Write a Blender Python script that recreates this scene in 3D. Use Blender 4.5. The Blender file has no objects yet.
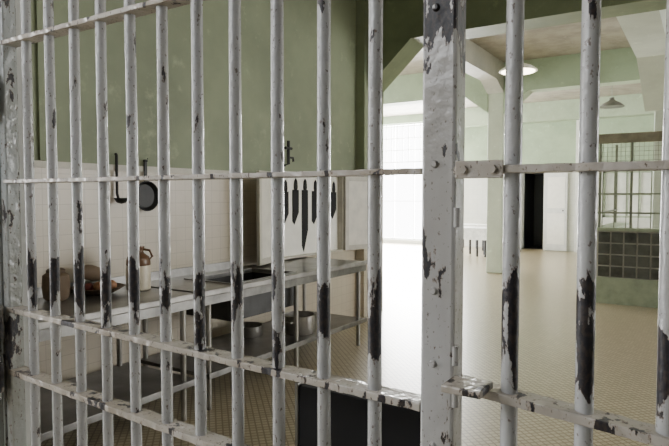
import bpy, bmesh, math, random
from mathutils import Vector, Matrix
random.seed(4)
C = bpy.context.scene.collection

# ---------------------------------------------------------------- materials
class NT:
    def __init__(s, name):
        s.m = bpy.data.materials.new(name); s.m.use_nodes = True
        s.t = s.m.node_tree; s.b = s.t.nodes['Principled BSDF']
        s.pos = None
    def n(s, typ, **kw):
        x = s.t.nodes.new(typ)
        for k, v in kw.items(): setattr(x, k, v)
        return x
    def l(s, a, b): s.t.links.new(a, b)
    def P(s):
        if s.pos is None:
            s.pos = s.n('ShaderNodeNewGeometry').outputs['Position']
        return s.pos
    def mapping(s, scale=(1,1,1), rot=(0,0,0), loc=(0,0,0)):
        m = s.n('ShaderNodeMapping'); s.l(s.P(), m.inputs[0])
        m.inputs['Scale'].default_value = scale; m.inputs['Rotation'].default_value = rot
        m.inputs['Location'].default_value = loc
        return m.outputs[0]
    def noise(s, scale, detail=4, rough=.55, vec=None, dist=0):
        x = s.n('ShaderNodeTexNoise'); s.l(vec or s.P(), x.inputs['Vector'])
        x.inputs['Scale'].default_value = scale; x.inputs['Detail'].default_value = detail
        x.inputs['Roughness'].default_value = rough; x.inputs['Distortion'].default_value = dist
        return x.outputs['Fac']
    def math(s, op, a, b=None, clamp=False):
        x = s.n('ShaderNodeMath', operation=op, use_clamp=clamp)
        for i, v in enumerate((a, b)):
            if v is None: continue
            if isinstance(v, (int, float)): x.inputs[i].default_value = v
            else: s.l(v, x.inputs[i])
        return x.outputs[0]
    def mr(s, v, a, b, c=0, d=1):
        x = s.n('ShaderNodeMapRange'); s.l(v, x.inputs[0])
        for i, q in enumerate((a, b, c, d)): x.inputs[i+1].default_value = q
        return x.outputs[0]
    def mix(s, f, a, b, blend='MIX'):
        x = s.n('ShaderNodeMix', data_type='RGBA', blend_type=blend)
        if isinstance(f, (int, float)): x.inputs[0].default_value = f
        else: s.l(f, x.inputs[0])
        for i, v in ((6, a), (7, b)):
            if isinstance(v, tuple): x.inputs[i].default_value = (*v, 1)
            else: s.l(v, x.inputs[i])
        return x.outputs[2]
    def out(s, col, rough=.5, metal=0., bump=None, bs=.3, bd=.01):
        if isinstance(col, tuple): s.b.inputs['Base Color'].default_value = (*col, 1)
        else: s.l(col, s.b.inputs['Base Color'])
        for nm, v in (('Roughness', rough), ('Metallic', metal)):
            if isinstance(v, (int, float)): s.b.inputs[nm].default_value = v
            else: s.l(v, s.b.inputs[nm])
        if bump is not None:
            x = s.n('ShaderNodeBump'); s.l(bump, x.inputs['Height'])
            x.inputs['Strength'].default_value = bs; x.inputs['Distance'].default_value = bd
            s.l(x.outputs[0], s.b.inputs['Normal'])
        return s.m

def plain(name, col, rough=.5, metal=0., var=.15, scale=8):
    t = NT(name); f = t.noise(scale, 5)
    c2 = tuple(x*(1-var*2) for x in col)
    return t.out(t.mix(t.mr(f, .35, .7), col, c2), rough, metal, f, .1, .003)

def chipped(name, paint=(.40,.405,.41), bias=0., zc=1.34, zamp=.19, grime=.5, bump=1.5):
    t = NT(name)
    sep = t.n('ShaderNodeSeparateXYZ'); t.l(t.P(), sep.inputs[0])
    v = t.mapping(scale=(1, 1, .36))
    big = t.noise(24, 8, .60, v, .2); fine = t.noise(130, 5, .6, t.mapping(scale=(1,1,.6)))
    dz = t.math('ABSOLUTE', t.math('SUBTRACT', sep.outputs[2], zc))
    zm = t.mr(dz, .035, .14, zamp, 0)
    val = t.math('ADD', t.math('ADD', big, zm), t.math('MULTIPLY', t.math('SUBTRACT', fine, .5), .12))
    chip = t.mr(val, .640-bias, .643-bias)
    ring = t.mr(val, .622-bias, .642-bias)
    stain = t.mr(t.noise(4, 5, .6, v), .42, .70, 0, grime)
    p = t.mix(stain, paint, tuple(a*b for a, b in zip(paint, (.68,.63,.55))))
    p = t.mix(t.mr(fine, .61, .66, 0, .8), p, (.12,.09,.07))
    p = t.mix(t.math('MULTIPLY', ring, .7), p, (.21,.13,.085))
    dark = t.mix(t.mr(fine, .46, .62), (.008,.008,.013), (.035,.025,.022))
    col = t.mix(chip, p, dark)
    h = t.math('ADD', t.math('MULTIPLY', chip, -1.), t.math('MULTIPLY', t.noise(30, 3, .5), bump))
    return t.out(col, t.mr(chip, 0, 1, .24, .5), 0, h, .75, .0042)

M = {}
M['bar'] = chipped('chipped_white_paint')
M['rail'] = chipped('chipped_rail_paint', (.43,.40,.36), .04, 1.2, .03, 1.)
M['jamb'] = chipped('chipped_jamb_paint', (.34,.36,.36), .035, 1.12, .10, .9)
M['lock'] = chipped('rusty_bracket_paint', (.20,.19,.18), .10, 1.1, .05, .9)
M['post'] = chipped('chipped_post_paint', (.41,.41,.41), .016, 1.95, .11, .6, 1.0)
M['black'] = plain('doorway_dark_black', (.012,.012,.015), .45)  # black colour for the darkness inside the doorway
M['matte'] = plain('matte_black', (.008,.008,.009), .85)
M['iron'] = plain('cast_iron', (.02,.02,.02), .5, .3)
M['steel'] = plain('worn_galvanised_steel', (.27,.265,.25), .30, .75, .28, 5)
M['steeledge'] = plain('worn_steel_edge', (.36,.35,.33), .35, .6, .2, 7)
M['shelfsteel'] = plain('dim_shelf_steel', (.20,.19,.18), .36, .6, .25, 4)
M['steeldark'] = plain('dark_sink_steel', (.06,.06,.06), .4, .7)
M['alu'] = plain('dull_aluminium', (.38,.36,.33), .4, .7)
M['cab'] = plain('cream_cabinet_paint', (.56,.53,.45), .5, 0, .1)
M['cabin'] = plain('cream_board', (.88,.86,.79), .55, 0, .04)
M['doorb'] = plain('grey_cream_door_board', (.74,.71,.63), .55, 0, .08)
M['whitewood'] = plain('white_painted_wood', (.72,.72,.69), .5, 0, .06)
M['opaque'] = plain('opaque_pane', (.80,.82,.76), .3, 0, .1, 3)
M['enamel'] = plain('enamel_shade', (.14,.14,.12), .4)
M['stem'] = plain('grey_conduit', (.35,.37,.32), .5)
M['kgreen'] = plain('pale_green_kiosk_paint', (.40,.46,.34), .5)
M['mesh'] = plain('cage_metal', (.22,.24,.18), .5)
M['band'] = plain('brownish_band_paint', (.27,.24,.18), .5)
M['block'] = plain('dark_glass_block', (.11,.115,.10), .12, 0, .35, 6)
M['mortar'] = plain('pale_block_mortar', (.46,.45,.40), .7)
M['cream'] = plain('cream_stoneware', (.72,.64,.50), .35)
M['brown'] = plain('brown_glaze', (.15,.075,.04), .25)
M['orange'] = plain('orange_peel', (.30,.14,.06), .45)
M['red'] = plain('red_skin', (.16,.035,.03), .35)
M['crust'] = plain('bread_crust', (.17,.115,.07), .7)
M['leafg'] = plain('green_leaf', (.08,.12,.05), .5)
M['wood'] = plain('old_wood', (.12,.08,.05), .6)
M['frame'] = plain('window_frame_paint', (.85,.86,.84), .5, 0, .03)
M['linen'] = plain('white_linen', (.8,.8,.78), .7)

def wallmat(name, axis, split, tile, green, grid=.11):
    t = NT(name)
    sep = t.n('ShaderNodeSeparateXYZ'); t.l(t.P(), sep.inputs[0])
    cmb = t.n('ShaderNodeCombineXYZ'); t.l(sep.outputs[axis], cmb.inputs[0]); t.l(sep.outputs[2], cmb.inputs[1])
    br = t.n('ShaderNodeTexBrick', offset=0.0, squash=1.0); t.l(cmb.outputs[0], br.inputs['Vector'])
    br.inputs['Scale'].default_value = 1; br.inputs['Brick Width'].default_value = grid*1.0
    br.inputs['Row Height'].default_value = grid; br.inputs['Mortar Size'].default_value = .0024
    br.inputs['Color1'].default_value = (*tile, 1)
    br.inputs['Color2'].default_value = (*[x*.96 for x in tile], 1)
    br.inputs['Mortar'].default_value = (*[x*.76 for x in tile], 1)
    dirt = t.noise(1.6, 7, .65)
    tl = t.mix(t.mr(dirt, .45, .75, 0, .5), br.outputs['Color'], tuple(x*.72 for x in tile))
    gdark = tuple(x*.74 for x in green)
    g = t.mix(t.mr(t.noise(1.1, 7, .6), .40, .66), green, gdark)
    g = t.mix(t.mr(t.noise(5, 8, .72), .58, .70), g, tuple(x*1.2 for x in green))
    f = t.math('GREATER_THAN', sep.outputs[2], split)
    return t.out(t.mix(f, tl, g), t.mr(f, 0, 1, .32, .6), 0, br.outputs['Fac'], -.1, .002)
M['wk'] = wallmat('kitchen_tile_and_green_paint', 1, 1.83, (.54,.475,.37), (.235,.265,.165))
M['wb'] = wallmat('hall_white_tile_and_green_paint', 0, 2.3, (.60,.61,.56), (.34,.43,.295), .15)
M['wby'] = wallmat('hall_side_tile_and_green_paint', 1, 2.3, (.60,.61,.56), (.34,.43,.295), .15)
def greenm(name, g, lo=.72, sc=1.7):
    t = NT(name); n = t.noise(sc, 8, .65)
    c = t.mix(t.mr(n, .42, .68), g, tuple(x*lo for x in g))
    c = t.mix(t.mr(t.noise(6, 8, .7), .60, .7), c, tuple(min(1, x*1.25) for x in g))
    return t.out(c, .6, 0, n, .1, .01)
M['olive'] = greenm('olive_green_beam_paint', (.18,.215,.12))
M['pale'] = greenm('pale_green_beam_paint', (.38,.46,.33), .8)
M['white'] = greenm('off_white_column_paint', (.50,.54,.45), .85)
M['palec'] = greenm('pale_concrete_beam', (.47,.46,.41), .75)
M['conc'] = greenm('bare_concrete', (.34,.31,.255), .6, 3)
M['plaster'] = greenm('grey_plaster', (.45,.45,.43))
t = NT('mosaic_floor')
mp = t.mapping(rot=(0,0,math.radians(45)))
br = t.n('ShaderNodeTexBrick', offset=0.0, squash=1.0); t.l(mp, br.inputs['Vector'])
br.inputs['Scale'].default_value = 1; br.inputs['Brick Width'].default_value = .045
br.inputs['Row Height'].default_value = .045; br.inputs['Mortar Size'].default_value = .0055
br.inputs['Color1'].default_value = (.49,.43,.30,1); br.inputs['Color2'].default_value = (.40,.345,.23,1)
br.inputs['Mortar'].default_value = (.22,.175,.11,1)
c = t.mix(t.mr(t.noise(.6, 3, .5), .4, .7, 0, .35), br.outputs['Color'], t.mix(.5, br.outputs['Color'], (.28,.24,.165)))
M['floor'] = t.out(c, .28, 0, br.outputs['Fac'], -.3, .003)
t = NT('lamp_bulb_glow'); t.b.inputs['Emission Color'].default_value = (1,.86,.62,1); t.b.inputs['Emission Strength'].default_value = 12
M['glow'] = t.out((.9,.85,.75), .4)

# ---------------------------------------------------------------- builders
def fin(name, bm, mat, parent=None, loc=None, smooth=False, bevel=0):
    if loc is None:
        vs = [v.co for v in bm.verts]
        loc = Vector((sum(v.x for v in vs)/len(vs), sum(v.y for v in vs)/len(vs), min(v.z for v in vs)))
    loc = Vector(loc)
    bmesh.ops.translate(bm, verts=bm.verts, vec=-loc)
    bmesh.ops.recalc_face_normals(bm, faces=bm.faces)
    me = bpy.data.meshes.new(name); bm.to_mesh(me); bm.free()
    if smooth:
        for p in me.polygons: p.use_smooth = True
    o = bpy.data.objects.new(name, me); C.objects.link(o)
    me.materials.append(M[mat])
    if parent is not None:
        o.parent = parent; o.location = loc - parent.location
    else: o.location = loc
    if bevel:
        b = o.modifiers.new('b', 'BEVEL'); b.width = bevel; b.segments = 2; b.limit_method = 'ANGLE'
    if smooth:
        o.data.set_sharp_from_angle(angle=math.radians(42))
    return o
def addbox(bm, a, b):
    vs = [bm.verts.new((x, y, z)) for x in (a[0], b[0]) for y in (a[1], b[1]) for z in (a[2], b[2])]
    for f in ((0,1,3,2),(4,6,7,5),(0,4,5,1),(2,3,7,6),(0,2,6,4),(1,5,7,3)):
        bm.faces.new([vs[i] for i in f])
def boxes(name, lst, mat, parent=None, bevel=0, loc=None):
    bm = bmesh.new()
    for a, b in lst: addbox(bm, a, b)
    return fin(name, bm, mat, parent, loc, False, bevel)
def box(name, a, b, mat, parent=None, bevel=0): return boxes(name, [(a, b)], mat, parent, bevel)
def addtube(bm, pts, r, seg=14, cap=True):
    pts = [Vector(p) for p in pts]; rings = []
    for i, p in enumerate(pts):
        d = (pts[min(i+1, len(pts)-1)] - pts[max(i-1, 0)]).normalized()
        up = Vector((0,0,1)) if abs(d.z) < .9 else Vector((1,0,0))
        u = d.cross(up).normalized(); w = d.cross(u)
        rr = r[i] if isinstance(r, (list, tuple)) else r
        rings.append([bm.verts.new(p + rr*(math.cos(2*math.pi*k/seg)*u + math.sin(2*math.pi*k/seg)*w)) for k in range(seg)])
    for a, b in zip(rings, rings[1:]):
        for k in range(seg): bm.faces.new((a[k], a[(k+1)%seg], b[(k+1)%seg], b[k]))
    if cap: bm.faces.new(rings[0]); bm.faces.new(rings[-1][::-1])
def tube(name, pts, r, mat, parent=None, seg=14):
    bm = bmesh.new(); addtube(bm, pts, r, seg); return fin(name, bm, mat, parent, None, True)
def lathe(name, prof, c, mat, parent=None, seg=28, tilt=None):
    bm = bmesh.new(); rings = []
    for r, z in prof:
        rings.append([bm.verts.new((max(r,1e-4)*math.cos(2*math.pi*k/seg), max(r,1e-4)*math.sin(2*math.pi*k/seg), z)) for k in range(seg)])
    for a, b in zip(rings, rings[1:]):
        for k in range(seg): bm.faces.new((a[k], a[(k+1)%seg], b[(k+1)%seg], b[k]))
    bm.faces.new(rings[0]); bm.faces.new(rings[-1])
    if tilt is not None: bmesh.ops.transform(bm, matrix=tilt, verts=bm.verts)
    bmesh.ops.translate(bm, verts=bm.verts, vec=Vector(c))
    return fin(name, bm, mat, parent, c if tilt is None else None, True)
def prism(name, poly, d, mat, parent=None, bevel=0):
    bm = bmesh.new(); d = Vector(d)
    a = [bm.verts.new(p) for p in poly]; b = [bm.verts.new(Vector(p)+d) for p in poly]
    bm.faces.new(a); bm.faces.new(b[::-1]); n = len(a)
    for i in range(n): bm.faces.new((a[i], a[(i+1)%n], b[(i+1)%n], b[i]))
    return fin(name, bm, mat, parent, None, False, bevel)
def empty(name, loc):
    e = bpy.data.objects.new(name, None); e.location = loc; e.empty_display_size = .1; C.objects.link(e); return e
def tag(o, label, cat, group=None):
    o['label'] = label; o['category'] = cat
    if group: o['group'] = group
    return o
def struct(o): o['kind'] = 'structure'; return o

# ---------------------------------------------------------------- shell
D = 1.05; W = 3.9; BY = 17.7; CZ = 4.3
struct(box('floor', (-10.2,-3.2,-.1), (8.2,BY+.3,0), 'floor'))
struct(box('ceiling', (-10.2,-3.2,CZ), (8.2,BY+.3,CZ+.15), 'conc'))
struct(boxes('wall_kitchen', [((-W-.2,1.16,0),(-W,6.62,CZ)), ((-W-.2,6.62,0),(-W+.13,7.15,CZ))], 'wk'))
struct(box('trim_1', (-W,1.16,1.80), (-W+.018,4.30,1.845), 'cab'))
struct(box('wall_divider', (-10.2,6.95,0), (-W-.2,7.15,CZ), 'wby'))
wx0,wx1 = -9.7,-6.75; dx0,dx1 = -4.64,-4.0; kx0,kx1 = -2.42,-.9
struct(boxes('wall_back', [((-10.2,BY,0),(wx0,BY+.3,CZ)), ((wx0,BY,4.05),(wx1,BY+.3,CZ)), ((wx0,BY,0),(wx1,BY+.3,.12)),
    ((wx1,BY,0),(dx0,BY+.3,CZ)), ((dx0,BY,2.3),(dx1,BY+.3,CZ)), ((dx1,BY,0),(kx0,BY+.3,CZ)),
    ((kx0,BY,0),(kx1,BY+.3,1.0)), ((kx0,BY,2.3),(kx1,BY+.3,CZ)), ((kx1,BY,0),(8.2,BY+.3,CZ))], 'wb'))
struct(boxes('wall_left', [((-10.2,7.15,0),(-10,9,CZ)), ((-10.2,9,0),(-10,17.2,.3)), ((-10.2,9,4),(-10,17.2,CZ)), ((-10.2,17.2,0),(-10,BY,CZ))], 'wby'))
struct(boxes('wall_right', [((8,-3.2,0),(8.2,7.5,CZ)), ((8,7.5,0),(8.2,16,.9)), ((8,7.5,3.7),(8.2,16,CZ)), ((8,16,0),(8.2,BY,CZ))], 'wby'))
struct(box('wall_front', (-10.2,-3.2,0), (8.2,-3,CZ), 'plaster'))
struct(boxes('wall_gate', [((-10.2,1.0,0),(-2.06,1.16,CZ)), ((.9,1.0,0),(8,1.16,CZ)), ((-2.06,1.0,2.75),(.9,1.16,CZ))], 'plaster'))
def window_x(name, x0, x1, z0, z1, y, nx, nz, w=.05, b=.007, mat='frame', extra=()):
    l = [((x0,y,z0),(x1,y+.08,z0+w)), ((x0,y,z1-w),(x1,y+.08,z1)), ((x0,y,z0),(x0+w,y+.08,z1)), ((x1-w,y,z0),(x1,y+.08,z1))]
    for i in range(1, nx):
        x = x0+(x1-x0)*i/nx; l.append(((x-b,y+.01,z0),(x+b,y+.05,z1)))
    for i in range(1, nz):
        z = z0+(z1-z0)*i/nz; l.append(((x0,y+.012,z-b),(x1,y+.048,z+b)))
    return struct(boxes(name, l+list(extra), mat))
ex = [((wx0+(wx1-wx0)*i/14-.012,BY+.12,2.75),(wx0+(wx1-wx0)*i/14+.012,BY+.14,4.0)) for i in range(1,14)] + [((wx0,BY+.12,2.75+.4*j-.012),(wx1,BY+.14,2.75+.4*j+.012)) for j in range(4)]
window_x('window_1', wx0, wx1, .12, 4.05, BY+.1, 4, 3, .05, .01, 'frame', ex)
w2 = window_x('window_2', kx0, kx1, 1.0, 2.3, BY+.1, 5, 2, .06, .025, 'kgreen')
box('pane', (kx0,BY+.15,1.0), (kx1,BY+.16,2.3), 'opaque', w2)  # opaque pane added to cut the brightness of this window
def window_y(name, y0, y1, z0, z1, x, ny, nz, w=.05):
    l = [((x,y0,z0),(x+.08,y1,z0+w)), ((x,y0,z1-w),(x+.08,y1,z1)), ((x,y0,z0),(x+.08,y0+w,z1)), ((x,y1-w,z0),(x+.08,y1,z1))]
    for i in range(1, ny):
        y = y0+(y1-y0)*i/ny; l.append(((x+.01,y-.012,z0),(x+.05,y+.012,z1)))
    for i in range(1, nz):
        z = z0+(z1-z0)*i/nz; l.append(((x+.012,y0,z-.012),(x+.048,y1,z+.012)))
    return struct(boxes(name, l, 'frame'))
window_y('window_3', 9, 17.2, .3, 4, -10.14, 6, 3)
window_y('window_4', 7.5, 16, .9, 3.7, 8.06, 12, 5)
struct(boxes('trim_2', [((dx0-.08,BY-.03,0),(dx0,BY,2.38)), ((dx1,BY-.03,0),(dx1+.05,BY,2.38)), ((dx0-.08,BY-.03,2.3),(dx1+.05,BY,2.38))], 'whitewood'))
struct(boxes('wall_lobby', [((dx0-.1,BY+.3,0),(dx0,BY+1.5,2.4)), ((dx1,BY+.3,0),(dx1+.1,BY+1.5,2.4)), ((dx0-.1,BY+1.5,0),(dx1+.1,BY+1.6,2.4)), ((dx0,BY+.3,2.3),(dx1,BY+1.5,2.4)), ((dx0,BY+.3,-.1),(dx1,BY+1.5,0))], 'black'))  # recess coloured black in place of the doorway's shade
dr = struct(box('door_1', (dx1+.06,BY-.09,.02), (dx1+.66,BY-.045,2.28), 'whitewood'))
box('door_panel', (dx1+.12,BY-.10,1.25), (dx1+.6,BY-.088,2.15), 'cabin', dr)
box('door_panel', (dx1+.12,BY-.10,.2), (dx1+.6,BY-.088,1.1), 'cabin', dr)
tube('door_handle', [(dx1+.56,BY-.09,1.18),(dx1+.56,BY-.14,1.18)], .02, 'iron', dr)
struct(box('trim_8', (-3.12,BY-.12,0), (-2.98,BY,4.2), 'whitewood'))
struct(boxes('trim_10', [((-W,y-.03,1.85),(-W+.022,y+.03,CZ)) for y in (2.32,3.42)], 'wk'))
def hbeam(name, y0, y1, z0, x0, x1, mat, haunches):
    bm = bmesh.new(); addbox(bm, (x0,y0,z0), (x1,y1,CZ))
    for (xa, xb, dz) in haunches:
        a = [bm.verts.new(p) for p in ((xa,y0,z0+.01),(xa,y0,z0-dz),(xb,y0,z0+.01))]
        b = [bm.verts.new(p) for p in ((xa,y1,z0+.01),(xa,y1,z0-dz),(xb,y1,z0+.01))]
        bm.faces.new(a); bm.faces.new(b[::-1])
        for i in range(3): bm.faces.new((a[i],a[(i+1)%3],b[(i+1)%3],b[i]))
    return struct(fin(name, bm, mat))
hbeam('trim_3', 6.72, 7.15, 3.58, -W+.13, 8, 'olive', [(-W+.13,-W+.75,.55)])
hbeam('trim_4', 11.85, 12.2, 3.70, -10, 8, 'pale', [(-3.83,-4.35,.38),(-3.5,-3.0,.42)])
def ybeam(name, x0, x1, z0, mat, h=.0, hl=.85):
    bm = bmesh.new(); addbox(bm, (x0,7.15,z0), (x1,11.85,CZ))
    for ya, yb, hh in [(11.85,11.85-hl,h)]:
        a = [bm.verts.new((x0,*p)) for p in ((ya,z0+.01),(ya,z0-hh),(yb,z0+.01))]
        b = [bm.verts.new((x1,*p)) for p in ((ya,z0+.01),(ya,z0-hh),(yb,z0+.01))]
        bm.faces.new(a); bm.faces.new(b[::-1])
        for i in range(3): bm.faces.new((a[i],a[(i+1)%3],b[(i+1)%3],b[i]))
    return struct(fin(name, bm, mat))
ybeam('trim_5', -.95, -.50, 3.74, 'white', .62, 1.7)
ybeam('trim_6', -3.83, -3.5, 3.90, 'palec', .2, .5)
hbeam('trim_7', 17.3, BY, 3.75, -6.4, 8, 'pale', [])
tag(box('column', (-3.83,11.86,0), (-3.5,12.19,3.72), 'white', None, .02), 'square off-white painted concrete column in the dining hall', 'column')
tag(box('column', (-.80,11.86,0), (-.50,12.19,3.72), 'white', None, .02), 'square pale green concrete column behind the kiosk', 'column')

# ---------------------------------------------------------------- gate
def bar(x, z0, z1, parent, mat='bar', r=.0148):
    bm = bmesh.new()
    n = 60; rnd = random.random()*9
    pts = [(x+.0005*math.sin(i*.25+rnd), D+.0005*math.cos(i*.2+rnd), z0+(z1-z0)*i/n) for i in range(n+1)]
    addtube(bm, pts, [r*(1+.014*random.uniform(-1,1)) for i in range(n+1)], 20)
    return fin('bar', bm, mat, parent, None, True)
def rail(x0, x1, z, parent, th=.013, dep=.052, mat='rail', y=D, z2=None):
    n = 90; bm = bmesh.new(); rings = []
    if z2 is None: z2 = z
    for i in range(n+1):
        x = x0+(x1-x0)*i/n; zz = z+(z2-z)*i/n
        e = [.0015*random.uniform(-1,1) for _ in range(6)]
        rings.append([bm.verts.new(p) for p in ((x,y-dep/2+e[0],zz-th/2+e[1]*.5),(x,y+dep/2,zz-th/2),(x,y+dep/2+e[2],zz+th/2+e[3]*.4),(x,y-dep/2+e[4],zz+th/2+e[5]*.4))])
    for a, b in zip(rings, rings[1:]):
        for k in range(4): bm.faces.new((a[k],a[(k+1)%4],b[(k+1)%4],b[k]))
    bm.faces.new(rings[0]); bm.faces.new(rings[-1][::-1])
    return fin('rail', bm, mat, parent, None, False, .002)
gx0, gx1 = -1.955, -.458
gate = tag(empty('barred_gate', (-1.2,D,0)), 'steel barred gate with chipped off-white paint and flat cross rails', 'gate')
for k in range(11):
    bar(-(.545+.1209*k)*D, .12, 2.62, gate)
for z, z2, th in ((2.10,2.10,.014),(1.648,1.648,.012),(1.222,1.188,.016),(1.012,.955,.018),(.14,.14,.02),(2.62,2.62,.02)):
    rail(gx0, gx1, z, gate, th, z2=z2)
box('stile', (gx0-.02,D-.024,.1), (gx0+.015,D+.024,2.66), 'jamb', gate, .006)
frame = tag(empty('barred_partition', (.2,D,0)), 'fixed steel bar panel beside the gate with flaking paint', 'bars')
box('post', (-.458,D-.027,0), (-.390,D+.028,2.74), 'post', frame, .006)
for x in (-.278,-.158,-.041,.079,.2,.32,.44,.56,.68): bar(x*D, .0, 2.72, frame, r=.0153)
for z, z2, th in ((1.648,1.648,.014),(1.244,1.135,.017),(.1,.1,.02),(2.10,2.10,.014)): rail(-.395, .88, z, frame, th, z2=z2)
box('splice_plate', (-.388,D-.033,1.632), (-.30,D-.0265,1.664), 'rail', frame, .002)
for x in (-.372,-.318):
    tube('bolt', [(x,D-.033,1.648),(x,D-.041,1.648)], .008, 'rail', frame, 6)
box('latch_tab', (-.392,D-.085,1.248), (-.318,D-.012,1.262), 'rail', frame, .003)
for z in (1.66,1.42,1.28,1.12,1.95):
    tube('rivet', [(-.43,D-.027,z),(-.43,D-.033,z)], [.008,.005], 'post', frame, 10)
for z in (1.22,1.30,1.56):
    tube('hinge_knuckle', [(-.3885,D-.02,z-.018),(-.3885,D-.02,z+.018)], .007, 'post', frame, 10)
jamb = tag(boxes('gate_jamb', [((-2.06,D-.045,0),(-1.985,D+.045,2.75)), ((-1.985,D-.03,0),(-1.978,D+.045,2.75))], 'jamb', None, .008), 'wide steel gate jamb with grey flaking paint and rust', 'gate jamb')
box('lock_bracket', (-2.03,D-.064,1.13), (-1.935,D-.045,1.24), 'lock', jamb, .004)
box('lock_bracket', (-2.04,D-.060,.95), (-1.94,D-.045,1.05), 'lock', jamb, .004)
box('hinge_plate', (-2.05,D-.058,1.88), (-1.93,D-.045,1.98), 'jamb', jamb, .003)
for z in (1.17,1.0,1.93):
    tube('hinge_pin', [(-1.968,D-.055,z-.075),(-1.968,D-.055,z+.075)], .014, 'jamb', jamb, 12)

bs = tag(empty('standing_board', (-.68,1.22,0)), 'upright black painted board on feet standing behind the gate', 'board')
box('panel', (-.885,1.21,.08), (-.475,1.23,1.105), 'matte', bs, .003)
box('edge_trim', (-.895,1.205,.08), (-.885,1.235,1.11), 'steel', bs, .002)
for x in (-.80,-.56): box('foot', (x-.02,1.13,0), (x+.02,1.42,.08), 'iron', bs, .004)

# ---------------------------------------------------------------- kitchen tables
FX = -3.05
def steel_table(y0, y1, legs, label, sink=None, bs_end=None):
    e = tag(empty('kitchen_table', ((FX-W)/2,(y0+y1)/2,0)), label, 'table')
    xb = -W+.03
    if sink is None: top = [((xb,y0,.87),(FX-.012,y1,.90))]
    else:
        s0,s1,sx0,sx1 = sink
        top = [((xb,y0,.87),(FX-.012,s0,.90)), ((xb,s1,.87),(FX-.012,y1,.90)), ((xb,s0,.87),(sx0,s1,.90)), ((sx1,s0,.87),(FX-.012,s1,.90))]
    boxes('table_top', top, 'steel', e)
    box('rolled_edge', (FX-.012,y0,.865), (FX+.012,y1,.912), 'steeledge', e, .008)
    box('apron', (FX-.02,y0+.01,.80), (FX-.004,y1-.01,.865), 'steel', e)
    box('apron', (xb+.05,y1-.03,.80), (FX-.02,y1-.012,.87), 'steel', e)
    box('backsplash', (xb,y0,.90), (xb+.02,bs_end or y1,.97), 'steeledge', e)
    for y in legs:
        for x in (FX-.05, xb+.06):
            tube('leg', [(x,y,.0),(x,y,.80)], .021, 'alu', e)
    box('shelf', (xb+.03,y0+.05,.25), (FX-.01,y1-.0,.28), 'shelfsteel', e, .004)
    box('shelf_edge', (FX-.01,y0+.05,.245), (FX+.004,y1,.29), 'steel', e, .004)
    if sink:
        bm = bmesh.new(); t=.008
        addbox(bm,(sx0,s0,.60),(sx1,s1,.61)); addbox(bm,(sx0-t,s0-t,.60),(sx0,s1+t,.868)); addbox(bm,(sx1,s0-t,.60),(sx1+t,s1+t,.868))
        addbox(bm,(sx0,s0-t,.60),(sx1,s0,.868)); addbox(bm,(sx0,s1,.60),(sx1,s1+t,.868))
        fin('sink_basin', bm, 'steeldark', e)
        bm = bmesh.new(); q=.02
        addbox(bm,(sx0-q,s0-q,.90),(sx0,s1+q,.908)); addbox(bm,(sx1,s0-q,.90),(sx1+q,s1+q,.908))
        addbox(bm,(sx0,s0-q,.90),(sx1,s0,.908)); addbox(bm,(sx0,s1,.90),(sx1,s1+q,.908))
        fin('sink_rim', bm, 'steeledge', e)
    return e
steel_table(1.3, 2.95, (1.45,2.85), 'long worn steel kitchen table against the tiled wall')
steel_table(3.0, 5.42, (3.1,4.2,5.32), 'steel sink table with undershelf against the tiled wall', (3.42,4.25,-3.66,-3.16), 4.2)

def pot(x, y, z, r, h, label, mat='alu'):
    e = tag(empty('cooking_pot', (x,y,z)), label, 'pot', 'pots on the undershelf')
    lathe('body', [(r*.94,0),(r,.02),(r,h-.006),(r+.008,h),(r-.004,h),(r-.006,.02),(0,.012)], (x,y,z), mat, e)
    for s in (-1,1):
        tube('handle', [(x+.03,y+s*r,z+h*.7),(x+.03,y+s*(r+.035),z+h*.7),(x-.03,y+s*(r+.035),z+h*.7),(x-.03,y+s*r,z+h*.7)], .006, mat, e, 8)
pot(-3.28,4.5,.281,.15,.18,'wide dull aluminium pot on the undershelf')
pot(-3.62,4.15,.281,.13,.10,'shallow aluminium pan on the undershelf')

jx,jy = -3.55,2.835
jug = tag(empty('stoneware_jug', (jx,jy,.901)), 'stoneware jug with cream body and brown glazed shoulder', 'jug')
lathe('body', [(.075,0),(.086,.01),(.088,.17),(.086,.185)], (jx,jy,.901), 'cream', jug)
lathe('shoulder', [(.086,0),(.088,.004),(.086,.04),(.077,.065),(.045,.088),(.038,.10),(.038,.12),(.045,.13),(.045,.14),(.02,.142)], (jx,jy,1.086), 'brown', jug)
tube('handle', [(jx+.025,jy+.02,1.205),(jx+.06,jy+.055,1.195),(jx+.073,jy+.068,1.15),(jx+.055,jy+.05,1.12)], .009, 'brown', jug, 8)
e = tag(empty('canister', (-3.66,2.25,.901)), 'brown lidded canister standing on the steel table', 'canister')
lathe('body', [(.06,0),(.08,.02),(.088,.09),(.082,.17),(.055,.19)], (-3.66,2.25,.901), 'crust', e)
lathe('lid', [(.06,0),(.06,.015),(.045,.025),(.012,.03),(.014,.045),(.004,.05)], (-3.66,2.25,1.091), 'wood', e)
px,py = -3.66,2.57
tag(lathe('serving_bowl', [(.09,0),(.10,.004),(.15,.03),(.185,.05),(.178,.052),(.14,.032),(.09,.014),(0,.01)], (px,py,.901), 'wood'), 'wide wooden bowl holding bread and fruit', 'bowl')
def fruit(name, x, y, z, r, mat, lab, cat):
    e = tag(empty(name, (x,y,z)), lab, cat)
    lathe('flesh', [(.001,r*.12)]+[(r*math.sin(a), r-r*math.cos(a)*(.95)) for a in [math.pi*i/10 for i in range(1,10)]]+[(.001,r*1.9)], (x,y,z), mat, e, 18)
    tube('stem', [(x,y,z+r*1.88),(x+.003,y,z+r*2.1)], .003, 'leafg', e, 6)
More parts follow.
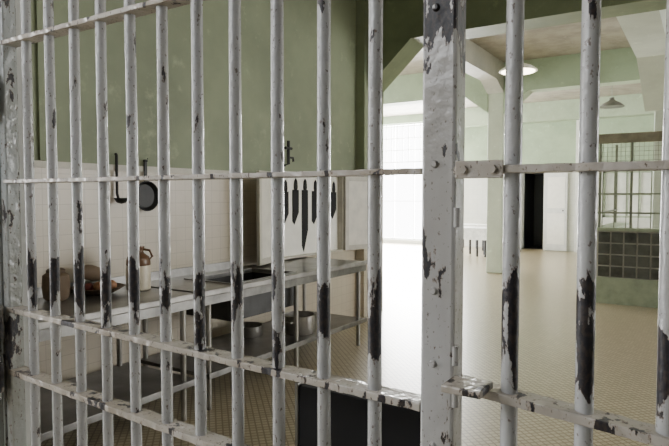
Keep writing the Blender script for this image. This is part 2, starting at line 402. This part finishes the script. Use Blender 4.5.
fruit('orange', px+.075,py-.045,.918,.042,'orange','round orange in the wooden bowl','orange')
fruit('orange', px+.08,py+.045,.918,.043,'orange','round orange in the wooden bowl','orange')
fruit('apple', px+.0,py-.075,.915,.036,'red','dark red apple in the wooden bowl','apple')
fruit('apple', px-.005,py+.075,.915,.036,'red','dark red apple in the wooden bowl','apple')
fruit('pear', px+.0,py+.0,.915,.035,'leafg','dark green pear in the wooden bowl','pear')
bm = bmesh.new()
addtube(bm, [(px-.06,py-.14+.03*i,1.045+.014*math.sin(i*.7)) for i in range(10)], [.012,.034,.046,.053,.056,.055,.051,.044,.03,.01], 16)
tag(fin('bread_loaf', bm, 'crust', None, None, True), 'crusty brown bread loaf resting on the fruit', 'bread')

fp = tag(empty('frying_pan', (-W+.03,3.18,1.5)), 'black cast iron frying pan hanging on the tiled wall', 'frying pan')
T = Matrix.Rotation(math.radians(90), 4, 'Y')
lathe('pan_body', [(.09,0),(.10,.004),(.125,.04),(.12,.04),(.095,.01),(0,.008)], (-W+.005,3.18,1.60), 'iron', fp, 32, T)
boxes('handle', [((-W+.018,3.165,1.71),(-W+.032,3.195,1.90))], 'iron', fp, .004)
tube('hook', [(-W,3.18,1.89),(-W+.05,3.18,1.885),(-W+.055,3.18,1.91)], .005, 'iron', fp, 8)
ld = tag(empty('ladle', (-W+.03,2.90,1.6)), 'dark metal ladle hanging on the tiled wall', 'ladle')
tube('handle', [(-W+.02,2.90,1.93),(-W+.03,2.90,1.92),(-W+.03,2.90,1.62),(-W+.045,2.90,1.58)], .011, 'iron', ld, 8)
lathe('bowl', [(.001,0),(.035,.01),(.052,.035),(.054,.046),(.048,.046),(.001,.01)], (-W+.08,2.90,1.54), 'iron', ld, 18)
wf = tag(empty('wall_valve', (-W,5.0,2.0)), 'dark metal pipe valve on the green painted wall', 'valve')
tube('pipe', [(-W,5.06,1.93),(-W+.07,5.06,1.95),(-W+.07,5.06,2.2)], .018, 'iron', wf, 10)
tube('handwheel', [(-W+.07,5.06-.055,2.12),(-W+.07,5.06+.055,2.12)], .016, 'iron', wf, 10)
tube('outlet', [(-W+.07,5.06,2.02),(-W+.07,5.14,2.02),(-W+.07,5.15,1.98)], .013, 'iron', wf, 10)

# ---------------------------------------------------------------- knife cabinet
cy0, cy1, cz0, cz1 = 4.92, 6.14, .915, 1.84
kc = tag(empty('knife_cabinet', (-W+.1,(cy0+cy1)/2,cz0)), 'cream wall cabinet with open doors and dark knife silhouettes inside', 'cabinet')
cd = .09
box('back_panel', (-W+.002,cy0,cz0), (-W+.02,cy1,cz1), 'cabin', kc)
boxes('body', [((-W+.002,cy0-.03,cz0),(-W+cd,cy0,cz1)), ((-W+.002,cy1,cz0),(-W+cd,cy1+.03,cz1)), ((-W+.002,cy0-.03,cz1),(-W+cd,cy1+.03,cz1+.03)), ((-W+.002,cy0,cz0),(-W+cd,cy1,cz0+.02))], 'cab', kc)
def cdoor(hy, ang, sgn, w=.50):
    hx = -W+cd+.004
    d = Vector((math.sin(ang), sgn*math.cos(ang), 0)); n = Vector((-d.y, d.x, 0))*.022
    if n.x < 0: n = -n
    p = Vector((hx,hy,cz0+.008)); q = p+d*w
    H = cz1-cz0
    def pr(bm, p0, q0, n0, z0, z1):
        a = [bm.verts.new(v) for v in (p0+Vector((0,0,z0)), q0+Vector((0,0,z0)), q0+n0+Vector((0,0,z0)), p0+n0+Vector((0,0,z0)))]
        b = [bm.verts.new(v) for v in (p0+Vector((0,0,z1)), q0+Vector((0,0,z1)), q0+n0+Vector((0,0,z1)), p0+n0+Vector((0,0,z1)))]
        bm.faces.new(a[::-1]); bm.faces.new(b)
        for i in range(4): bm.faces.new((a[i],a[(i+1)%4],b[(i+1)%4],b[i]))
    bm = bmesh.new(); pr(bm, p+n*.3, q+n*.3, n*.4, 0, H); fin('door_board', bm, 'doorb', kc)
    bm = bmesh.new()
    for z0,z1 in ((0,.06),(H-.06,H)): pr(bm, p, q, n*1.5, z0, z1)
    for u0,u1 in ((0,.055),(w-.055,w)): pr(bm, p+d*u0, p+d*u1, n*1.5, .06, H-.06)
    return fin('door_frame', bm, 'cab', kc)
cdoor(cy0-.03, math.radians(14), -1, .58)
cdoor(cy1+.03, math.radians(20), 1, .44)
def knife(y, ztop, L, wb, lab):  # flat raised shapes for the knife silhouettes painted on the board
    e = tag(empty('knife', (-W+.03,y,ztop-L)), lab, 'knife', 'knife silhouettes in the wall cabinet')
    hl = .13
    z = ztop-hl; x = -W+.0215
    prism('blade', [(x,y-wb*.5,z),(x,y+wb*.5,z),(x,y+wb*.5,z-(L-hl)*.65),(x,y-wb*.2,ztop-L),(x,y-wb*.5,z-(L-hl)*.9)], (.004,0,0), 'matte', e)
    prism('handle', [(x,y-.024,ztop-.03),(x,y,ztop),(x,y+.024,ztop-.03),(x,y+.032,z+.03),(x,y+.024,z),(x,y-.024,z),(x,y-.03,z+.03)], (.012,0,0), 'matte', e, .003)
ks = [(5.06,1.78,.50,.12),(5.25,1.80,.52,.12),(5.43,1.80,.84,.12),(5.64,1.79,.52,.14),(5.85,1.79,.50,.14),(6.04,1.78,.46,.12)]
for y,zt,L,wb in ks:
    knife(y, zt, L, wb, 'long black knife silhouette pointing down on the cabinet board' if L>.6 else 'black knife silhouette on the cabinet board')

# ---------------------------------------------------------------- hall lamps
def pendant(x, y, z, r, label, lit=True):
    e = tag(empty('pendant_lamp', (x,y,z)), label, 'lamp', 'pendant lamps in the dining hall')
    lathe('lamp_shade', [(r,0),(r*.97,.02),(r*.7,.08),(r*.3,.13),(.05,.16),(.05,.2),(.045,.2),(.04,.15),(r*.28,.12),(r*.66,.07),(r*.93,.018)], (x,y,z), 'enamel' if not lit else 'cabin', e)
    if lit:
        lathe('diffuser', [(.01,-.03),(r*.5,-.024),(r*.86,.0),(r*.9,.03),(.01,.036)], (x,y,z-.012), 'glow', e)
    else:
        lathe('bulb', [(.01,0),(.06,.02),(.08,.06),(.06,.1),(.03,.13)], (x,y,z+.01), 'cream', e, 16)
    tube('stem', [(x,y,z+.19),(x,y,CZ)], .008, 'stem', e, 8)
    tube('canopy', [(x,y,CZ-.05),(x,y,CZ)], [.03,.06], 'stem', e, 12)
pendant(-2.66,9.8,3.66,.31,'glowing enamel pendant lamp hanging from the concrete ceiling')
pendant(-1.73,13.7,3.50,.25,'dark enamel pendant lamp beyond the pale green beam', False)

# ---------------------------------------------------------------- kiosk
kx, ky, kx2, ky2 = -1.36, 9.4, 2.2, 11.4
ke = tag(empty('serving_counter', (kx,ky,0)), 'pale green counter with dark glass block front and cage above', 'counter')
boxes('base', [((kx,ky,0),(kx2,ky+.2,.39)), ((kx,ky+.2,0),(kx+.2,ky2,.39))], 'kgreen', ke)
boxes('counter_cap', [((kx-.03,ky-.03,1.09),(kx2,ky+.24,1.13)), ((kx-.03,ky+.24,1.09),(kx+.24,ky2,1.13))], 'kgreen', ke)
nx = 20; bw = (kx2-kx-.04)/nx
for s in range(nx*4):
    i, j = s//4, s%4
    a = (kx+.03+i*bw, ky+.012, .405+j*.17)
    box('glass_block', a, (a[0]+bw-.022, ky+.15, a[2]+.149), 'block', ke, .006)
boxes('block_mortar', [((kx,ky+.03,.39),(kx2,ky+.17,1.09)), ((kx,ky+.17,.39),(kx+.15,ky2,1.09))], 'mortar', ke)
for x in (kx+.03, kx+.45, kx+.88, kx+1.45, kx2-.05): box('cage_post', (x-.016,ky+.05,1.13), (x+.016,ky+.1,2.5), 'mesh', ke)
box('cage_post', (kx+.005,ky2-.06,1.13), (kx+.045,ky2-.01,2.5), 'mesh', ke)
for z0,z1,m in ((2.38,2.52,'band'),(2.05,2.09,'mesh'),(1.62,1.645,'mesh'),(1.34,1.365,'mesh')):
    box('cage_rail', (kx,ky+.045,z0), (kx2,ky+.105,z1), m, ke)
    if z0 < 2.3:
        box('cage_rail', (kx+.0,ky+.105,z0), (kx+.05,ky2,z1), m, ke)
bm = bmesh.new()
for i in range(80):
    x = kx+.06*i
    if x > kx2: break
    addbox(bm, (x,ky+.066,2.09), (x+.006,ky+.074,2.38))
for j in range(4): addbox(bm, (kx,ky+.065,2.12+j*.065), (kx2,ky+.075,2.126+j*.065))
for i in range(20): addbox(bm, (kx+.16*i+.06,ky+.07,1.13), (kx+.16*i+.071,ky+.081,2.05))
mm = fin('cage_mesh', bm, 'mesh', ke); mm['kind']='stuff'

# ---------------------------------------------------------------- dining tables
def dtable(x, y, label):
    e = tag(empty('dining_table', (x,y,0)), label, 'table', 'dining tables by the bright windows')
    box('table_top', (x-.6,y-.38,.72), (x+.6,y+.38,.75), 'whitewood', e, .005)
    box('tablecloth', (x-.62,y-.40,.751), (x+.62,y+.40,.757), 'linen', e)
    boxes('cloth_drop', [((x-.62,y-.405,.45),(x+.62,y-.40,.757)),((x+.615,y-.40,.45),(x+.62,y+.40,.757))], 'linen', e)
    for dx in (-.52,-.1,.3,.52):
        for dy in (-.3,.3): tube('leg', [(x+dx,y+dy,0),(x+dx,y+dy,.72)], .03, 'iron', e, 8)
dtable(-5.35,15.2,'white cloth covered dining table in front of the pale wall')
dtable(-5.75,16.9,'white cloth covered dining table against the pale wall')
e = tag(empty('stanchion', (-4.6,17.0,0)), 'thin dark stanchion standing near the dark doorway', 'stanchion')
lathe('base', [(.15,0),(.15,.015),(.03,.04),(.02,.05)], (-4.6,17.0,0), 'iron', e, 20)
tube('pole', [(-4.6,17.0,.04),(-4.6,17.0,.95)], .02, 'iron', e, 10)
lathe('cap', [(.03,0),(.035,.02),(.03,.045),(.01,.055)], (-4.6,17.0,.95), 'iron', e, 12)

# ---------------------------------------------------------------- lights
def area(name, loc, rot, sx, sy, power, col):
    l = bpy.data.lights.new(name, 'AREA'); l.shape = 'RECTANGLE'; l.size = sx; l.size_y = sy; l.energy = power; l.color = col
    o = bpy.data.objects.new(name, l); o.location = loc; o.rotation_euler = [math.radians(a) for a in rot]; C.objects.link(o); return o
area('daylight_back', ((wx0+wx1)/2, BY+.32, 2.1), (-90,0,0), 2.9, 4.2, 2500, (1,.995,.98))
area('daylight_left', (-10.35, 12.7, 2.3), (0,-90,0), 3.5, 7.5, 560, (1,.995,.97))
area('daylight_right', (8.4, 11.5, 2.3), (0,90,0), 2.8, 9, 260, (1,.98,.94))
area('cellhouse_skylight', (-2.6,-2.0,3.3), (62,0,-30), 2.4, 1.2, 92, (.95,.97,1))
area('kitchen_fill_light', (.6,3.8,4.2), (0,38,0), 1.6, 3.0, 68, (1,.96,.87))  # unseen fill added to brighten the kitchen wall and cabinet
w = bpy.data.worlds.new('w'); bpy.context.scene.world = w; w.use_nodes = True
w.node_tree.nodes['Background'].inputs[0].default_value = (1,1,1,1)
w.node_tree.nodes['Background'].inputs[1].default_value = 12

cam = bpy.data.cameras.new('camera'); co = bpy.data.objects.new('camera', cam); C.objects.link(co)
co.location = (0,0,1.6); co.rotation_euler = (math.radians(90-2.66), 0, math.radians(32.6))
cam.sensor_width = 36; cam.lens = 36*579/669; cam.clip_start = .02
bpy.context.scene.camera = co
